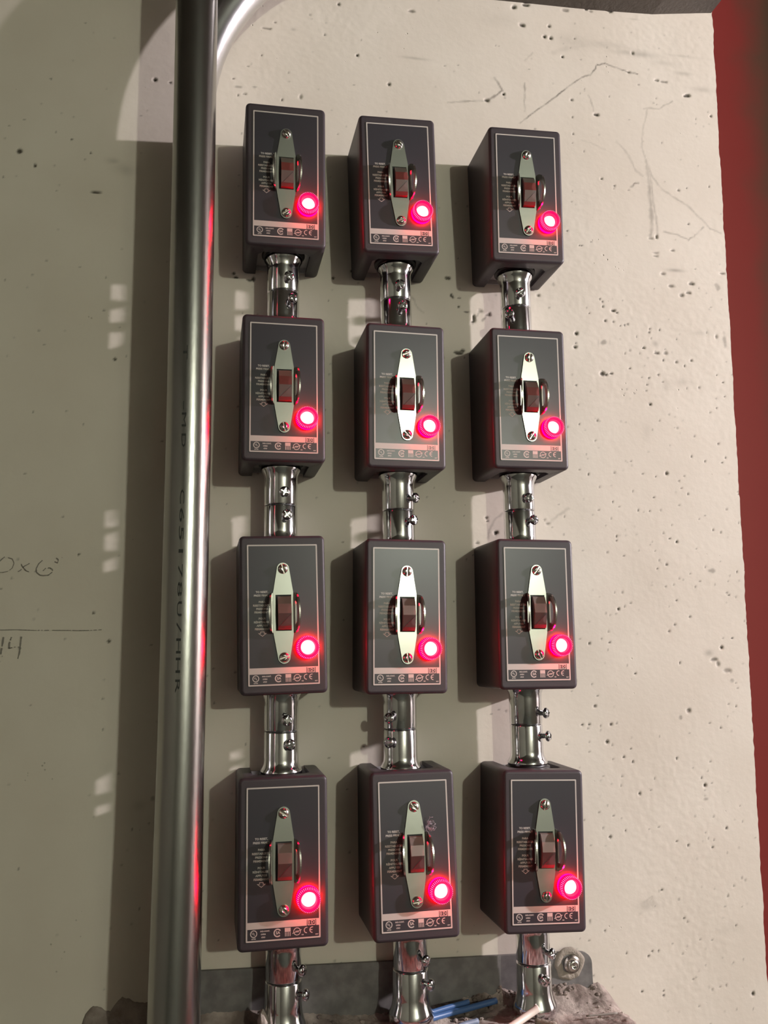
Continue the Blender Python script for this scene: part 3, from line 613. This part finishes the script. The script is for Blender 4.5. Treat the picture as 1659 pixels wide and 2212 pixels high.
# ------------------------------------------------------------------ strap, bolt, slab, wires
b = B()
prof = [(-14, -263.5), (325, -274.0)] + [(335 + 10.2 * math.sin(math.radians(a)), -285.0 + 10.4 * math.cos(math.radians(a))) for a in range(0, 91, 15)] + [(345.2, -330), (-14, -330)]
b.prism(prof, -.6, -4.0)
strap = obj('steel_strap', b, M['strap']); tag(strap, 'long grey steel strap with a rounded end, bolted low across the wall', 'metal strap')
b = B(); b.lathe([(7.6, 0), (7.6, 1.4), (5.8, 1.5), (5.6, 3.4), (4.9, 5.0), (3.4, 5.9), (2.2, 6.0), (1.9, 4.6), (.3, 4.4)], (325.6, -4.4, -283.8), n=32)
bolt = obj('anchor_bolt', b, M['screw'], strap)
b = B(); nn = 40; rs = []
for r, t in ((13.4, 0), (12.8, 1.0), (11.2, 1.7), (9.4, 1.5), (7.4, .5)):
    rs.append([(323.5 + (r * (1 + .16 * noise.noise((math.cos(a) * 2, math.sin(a) * 2, r * .2)))) * math.cos(a), -4 - t * (1 + .5 * noise.noise((math.cos(a) * 3, math.sin(a) * 3, 4))), -283.5 + r * 1.05 * (1 + .16 * noise.noise((math.cos(a) * 2, math.sin(a) * 2, 5))) * math.sin(a)) for a in [2 * math.pi * i / nn for i in range(nn)]])
b.rings(rs, 0, True, False, False)
obj('mortar_crust', b, M['crust'], strap)['label'] = 'rough ring of mortar around the bolt'

ridge = [(-110, -318), (-97, -312), (-92, -290), (-85, -284), (-78, -288), (-72, -290), (-64, -280), (-50, -284), (-30, -289), (2, -291), (25, -290), (48, -292), (75, -299), (103, -303), (150, -309), (180, -311), (192, -309), (200, -305), (215, -306), (225, -301), (236, -298), (243, -296), (252, -300), (259, -292.5), (266, -296), (272, -299), (290, -297), (300, -294), (309, -293.5), (322, -299), (330, -296), (338, -300.5), (352, -303), (360, -307), (372, -314)]
rx_ = np.array([r[0] for r in ridge]); rz_ = np.array([r[1] for r in ridge])
gx = np.arange(-99, 363.1, 1.5); gy = np.arange(2, -152, -1.5)
vs = []; 
foots = [(65.8, 4.5), (172.2, 2.5), (281.0, 1.5)]
def slab_z(x, y):
    d = max(0, -y); rr = float(np.interp(x, rx_, rz_))
    n1 = noise.fractal((x * .05, y * .05, 0), 1.0, 2.0, 5); n2 = noise.fractal((x * .22, y * .22, 3), 1.0, 2.0, 4)
    base = -313 - d * .02
    jag = 1 if 195 < x < 350 else .5
    z = base + (rr - base) * math.exp(-(d / 9.0) ** 1.3) + n1 * 2.2 + n2 * (1.0 + 1.2 * jag * math.exp(-d / 9))
    for fx, hh in foots:
        q = math.hypot(x - fx, y + 29.5); z += hh * math.exp(-((q - 19) / 7.0) ** 2) * (1 + .6 * n1)
    # debris lump behind the blue wires and around the big conduit
    z += 7 * math.exp(-(((x - 196) / 9) ** 2 + ((y + 24) / 9) ** 2)) * (1 + .5 * n2)
    z += 9 * math.exp(-(((x + 2) / 9) ** 2 + ((y + 95) / 10) ** 2))
    if x > 350: z -= (x - 350) ** 2 * .035
    return z
for y in gy:
    for x in gx: vs.append((float(x) + (noise.noise((0, y * .1, 1)) * 1.2 if x > 362 else 0), float(y), slab_z(float(x), float(y))))
nxx, nyy = len(gx), len(gy); fs = [(j * nxx + i, j * nxx + i + 1, (j + 1) * nxx + i + 1, (j + 1) * nxx + i) for j in range(nyy - 1) for i in range(nxx - 1)]
b = B(); b.add(vs, fs, 0, True)
def skirt(ids):
    p = [vs[i] for i in ids]; n = len(p); b.add(p + [(x, y, -430) for x, y, z in p], [(i, i + 1, n + i + 1, n + i) for i in range(n - 1)])
skirt([j * nxx + nxx - 1 for j in range(nyy)]); skirt([j * nxx for j in range(nyy)]); skirt([(nyy - 1) * nxx + i for i in range(nxx)])
slab = obj('concrete_slab', b, M['mortar']); tag(slab, 'rough brown mortar slab under the lowest conduits', kind='structure')

def rock(b, c, r, seed):
    import bmesh
    bm = bmesh.new(); bmesh.ops.create_icosphere(bm, subdivisions=2, radius=1)
    vs = [(c[0] + v.co.x * r[0] * (1 + .5 * noise.noise(v.co * 1.7 + Vector((seed, 0, 0)))), c[1] + v.co.y * r[1] * (1 + .5 * noise.noise(v.co * 1.7 + Vector((seed, 5, 0)))), c[2] + v.co.z * r[2] * (1 + .5 * noise.noise(v.co * 1.7 + Vector((seed, 9, 0))))) for v in bm.verts]
    fs = [[v.index for v in f.verts] for f in bm.faces]; bm.free(); b.add(vs, fs, 0, False)
b = B()
for k in range(230):
    x = random.uniform(-70, 358); y = -abs(random.gauss(0, 30)) - 2
    if random.random() < .45: x = random.uniform(195, 350); y = -random.uniform(1, 10)
    r = random.uniform(.6, 2.4); rock(b, (x, y, slab_z(x, y) + r * .3), (r, r * random.uniform(.6, 1.2), r * random.uniform(.5, .9)), k)
tag(obj('mortar_crumbs', b, M['mortar']), 'loose crumbs of mortar scattered over the rough slab', 'debris', kind='stuff')
b = B(); rock(b, (49, -36, -302), (5, 9, 15), 3); rock(b, (58, -44, -310), (12, 7, 7), 7); rock(b, (79, -42, -313), (9, 8, 4), 9)
tag(obj('mortar_clump', b, M['mortar']), 'mortar clump smeared on the foot of the connector pair nearest the big conduit', 'mortar')

def smooth(pts, n=8):
    P = [Vector(p) for p in pts]; P = [P[0] * 2 - P[1]] + P + [P[-1] * 2 - P[-2]]; out = []
    for i in range(1, len(P) - 2):
        for k in range(n):
            t = k / n; a, b_, c, d = P[i - 1], P[i], P[i + 1], P[i + 2]
            out.append(.5 * ((2 * b_) + (c - a) * t + (2 * a - 5 * b_ + 4 * c - d) * t * t + (3 * b_ - a - 3 * c + d) * t ** 3))
    out.append(P[-2]); return out
def wire(name, pts, r, m, label):
    b = B(); tube(b, smooth(pts), r, 14); return tag(obj(name, b, m), label, 'wire')
wire('blue_wire', [(251.6, -11.8, -305.5), (228, -17, -307), (202, -25, -307.5), (176, -37, -307), (150, -50, -309), (100, -62, -310), (60, -66, -311), (0, -60, -312)], 2.6, M['blue'], 'blue wire lying across the slab behind the white wire')
wire('blue_wire', [(226, -14, -303.5), (205, -21, -303.8), (180, -31, -304.5), (160, -42, -306), (120, -60, -309)], 2.1, M['blue'], 'shorter blue wire on top of the other blue wire')
wire('pale_wire', [(226, -40, -309), (210, -46, -309), (196, -58, -309), (188, -80, -310)], 2.2, M['paleblue'], 'dusty pale blue wire in front of the blue wires')
wire('white_wire', [(275.5, -50, -300), (266, -53, -303), (252, -60, -306), (238, -68, -308), (222, -80, -309), (210, -100, -311)], 3.0, M['white'], 'white wire curving up to the connector foot at right')
wire('wire_stub', [(273, -50, -309.5), (287, -60, -310.5)], 2.6, M['crust'], 'short pale stub of wire beside the connector foot')
wire('steel_nail', [(318, -50, -309.5), (346, -50, -309.8)], .8, M['pencil'], 'thin rusty wire lying on the slab at right')['category'] = 'nail'

# lint on the middle bottom box
b = B()
for k in range(16):
    p = [Vector((178, -72, -146)) + Vector((random.uniform(-1, 2), random.uniform(-1, 1), random.uniform(0, 3)))]
    for _ in range(6): p.append(p[-1] + Vector((random.uniform(-1, 2.6), random.uniform(-1.4, .8), random.uniform(-2.4, 3.0))))
    tube(b, p, .14, 5)
tag(obj('lint_tuft', b, M['web']), 'wispy tuft of grey lint stuck to the guard of the bottom middle box', 'lint')

# ------------------------------------------------------------------ doorway at the right, soffit and the rest of the room
def st(name, x0, x1, y0, y1, z0, z1, m, label=None):
    b = B(); b.box(x0, x1, y0, y1, z0, z1); o = obj(name, b, m); o['kind'] = 'structure'
    if label: o['label'] = label
    return o
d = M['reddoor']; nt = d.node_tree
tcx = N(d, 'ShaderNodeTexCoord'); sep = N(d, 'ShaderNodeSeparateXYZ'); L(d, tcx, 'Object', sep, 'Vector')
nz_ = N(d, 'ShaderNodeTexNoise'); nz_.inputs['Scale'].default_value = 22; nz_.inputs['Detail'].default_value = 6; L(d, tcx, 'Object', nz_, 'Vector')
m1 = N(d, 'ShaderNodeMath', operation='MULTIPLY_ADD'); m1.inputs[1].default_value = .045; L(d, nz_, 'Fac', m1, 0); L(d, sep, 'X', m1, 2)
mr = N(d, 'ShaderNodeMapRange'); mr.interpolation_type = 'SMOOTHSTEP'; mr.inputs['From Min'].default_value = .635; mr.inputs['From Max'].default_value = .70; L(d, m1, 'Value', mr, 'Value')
mxd = N(d, 'ShaderNodeMix', data_type='RGBA'); L(d, mr, 'Result', mxd, 'Factor'); mxd.inputs[6].default_value = (.42, .05, .052, 1); mxd.inputs[7].default_value = (.17, .095, .07, 1)  # red to brown ramp paints the light falling off across the leaf
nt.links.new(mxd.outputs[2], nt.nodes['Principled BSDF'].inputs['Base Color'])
st('door_1', 500, 760, 80, 110, -1400, 1000, M['reddoor'], 'red painted steel door leaf, shade painted in as brown, beyond the wall edge')
st('trim_2', 690, 760, -34, 80, -1400, 1000, M['brown'], 'unseen brown door jamb, added to shade the red door')  # out of view, added to keep the near lamp off the door leaf
st('wall_right', 760, 2900, 0, 100, -1400, 1000, M['room'])
b = B()
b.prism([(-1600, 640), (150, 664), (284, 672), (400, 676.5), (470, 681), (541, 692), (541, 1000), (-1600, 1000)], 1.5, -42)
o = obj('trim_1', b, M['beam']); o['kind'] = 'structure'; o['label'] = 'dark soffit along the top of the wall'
st('unseen_partition', 1300, 1400, -3700, -468, -1400, 1000, M['room'])  # unseen, added so its edge keeps the near lamp off the big conduit
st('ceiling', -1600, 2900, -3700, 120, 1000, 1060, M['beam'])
st('floor', -1600, 2900, -3700, 120, -1460, -1400, M['floor'])
st('wall_left', -1660, -1600, -3700, 120, -1400, 1000, M['room'])
st('wall_far_right', 2900, 2960, -3700, 120, -1400, 1000, M['room'])
st('wall_front', -1600, 2900, -3760, -3700, -1400, 1000, M['room'])

# ------------------------------------------------------------------ lights
def lamp(name, loc, power, col, r):
    l = bpy.data.lights.new(name, 'POINT'); l.energy = power; l.color = col; l.shadow_soft_size = r
    o = bpy.data.objects.new(name, l); COL.objects.link(o); o.location = [c * MM for c in loc]; return o
lamp('near_lamp', (2450, -780, 600), L1P, (1.0, .935, .98), .028)
lamp('far_lamp', (1050, -3000, 600), L2P, (.935, 1.0, .82), .035)
wd = bpy.data.worlds.new('world'); SC.world = wd; wd.use_nodes = True
wd.node_tree.nodes['Background'].inputs['Color'].default_value = (.6, .55, .5, 1); wd.node_tree.nodes['Background'].inputs['Strength'].default_value = .05

# ------------------------------------------------------------------ camera
cam = bpy.data.cameras.new('camera'); co_ = bpy.data.objects.new('camera', cam); COL.objects.link(co_)
cam.sensor_fit = 'VERTICAL'; cam.sensor_height = 24.0; cam.lens = 1915.25 * 24.0 / 2212
R_ = Vector((0.98080772, -0.19442344, -0.01468784)); U_ = Vector((-0.01489857, -0.149843, 0.98859755)); F_ = Vector((0.19440741, 0.96940528, 0.14986381))
m = Matrix(((R_.x, U_.x, -F_.x, 0), (R_.y, U_.y, -F_.y, -.8029), (R_.z, U_.z, -F_.z, 0), (0, 0, 0, 1)))
co_.matrix_world = m; cam.clip_start = .01
SC.camera = co_
SC.view_settings.view_transform = 'Standard'; SC.view_settings.look = 'None'; SC.view_settings.gamma = 1; SC.view_settings.exposure = 0.0
SC.view_settings.use_curve_mapping = False
SC.cycles.use_denoising = True; SC.cycles.max_bounces = 6; SC.cycles.sample_clamp_indirect = 4.0
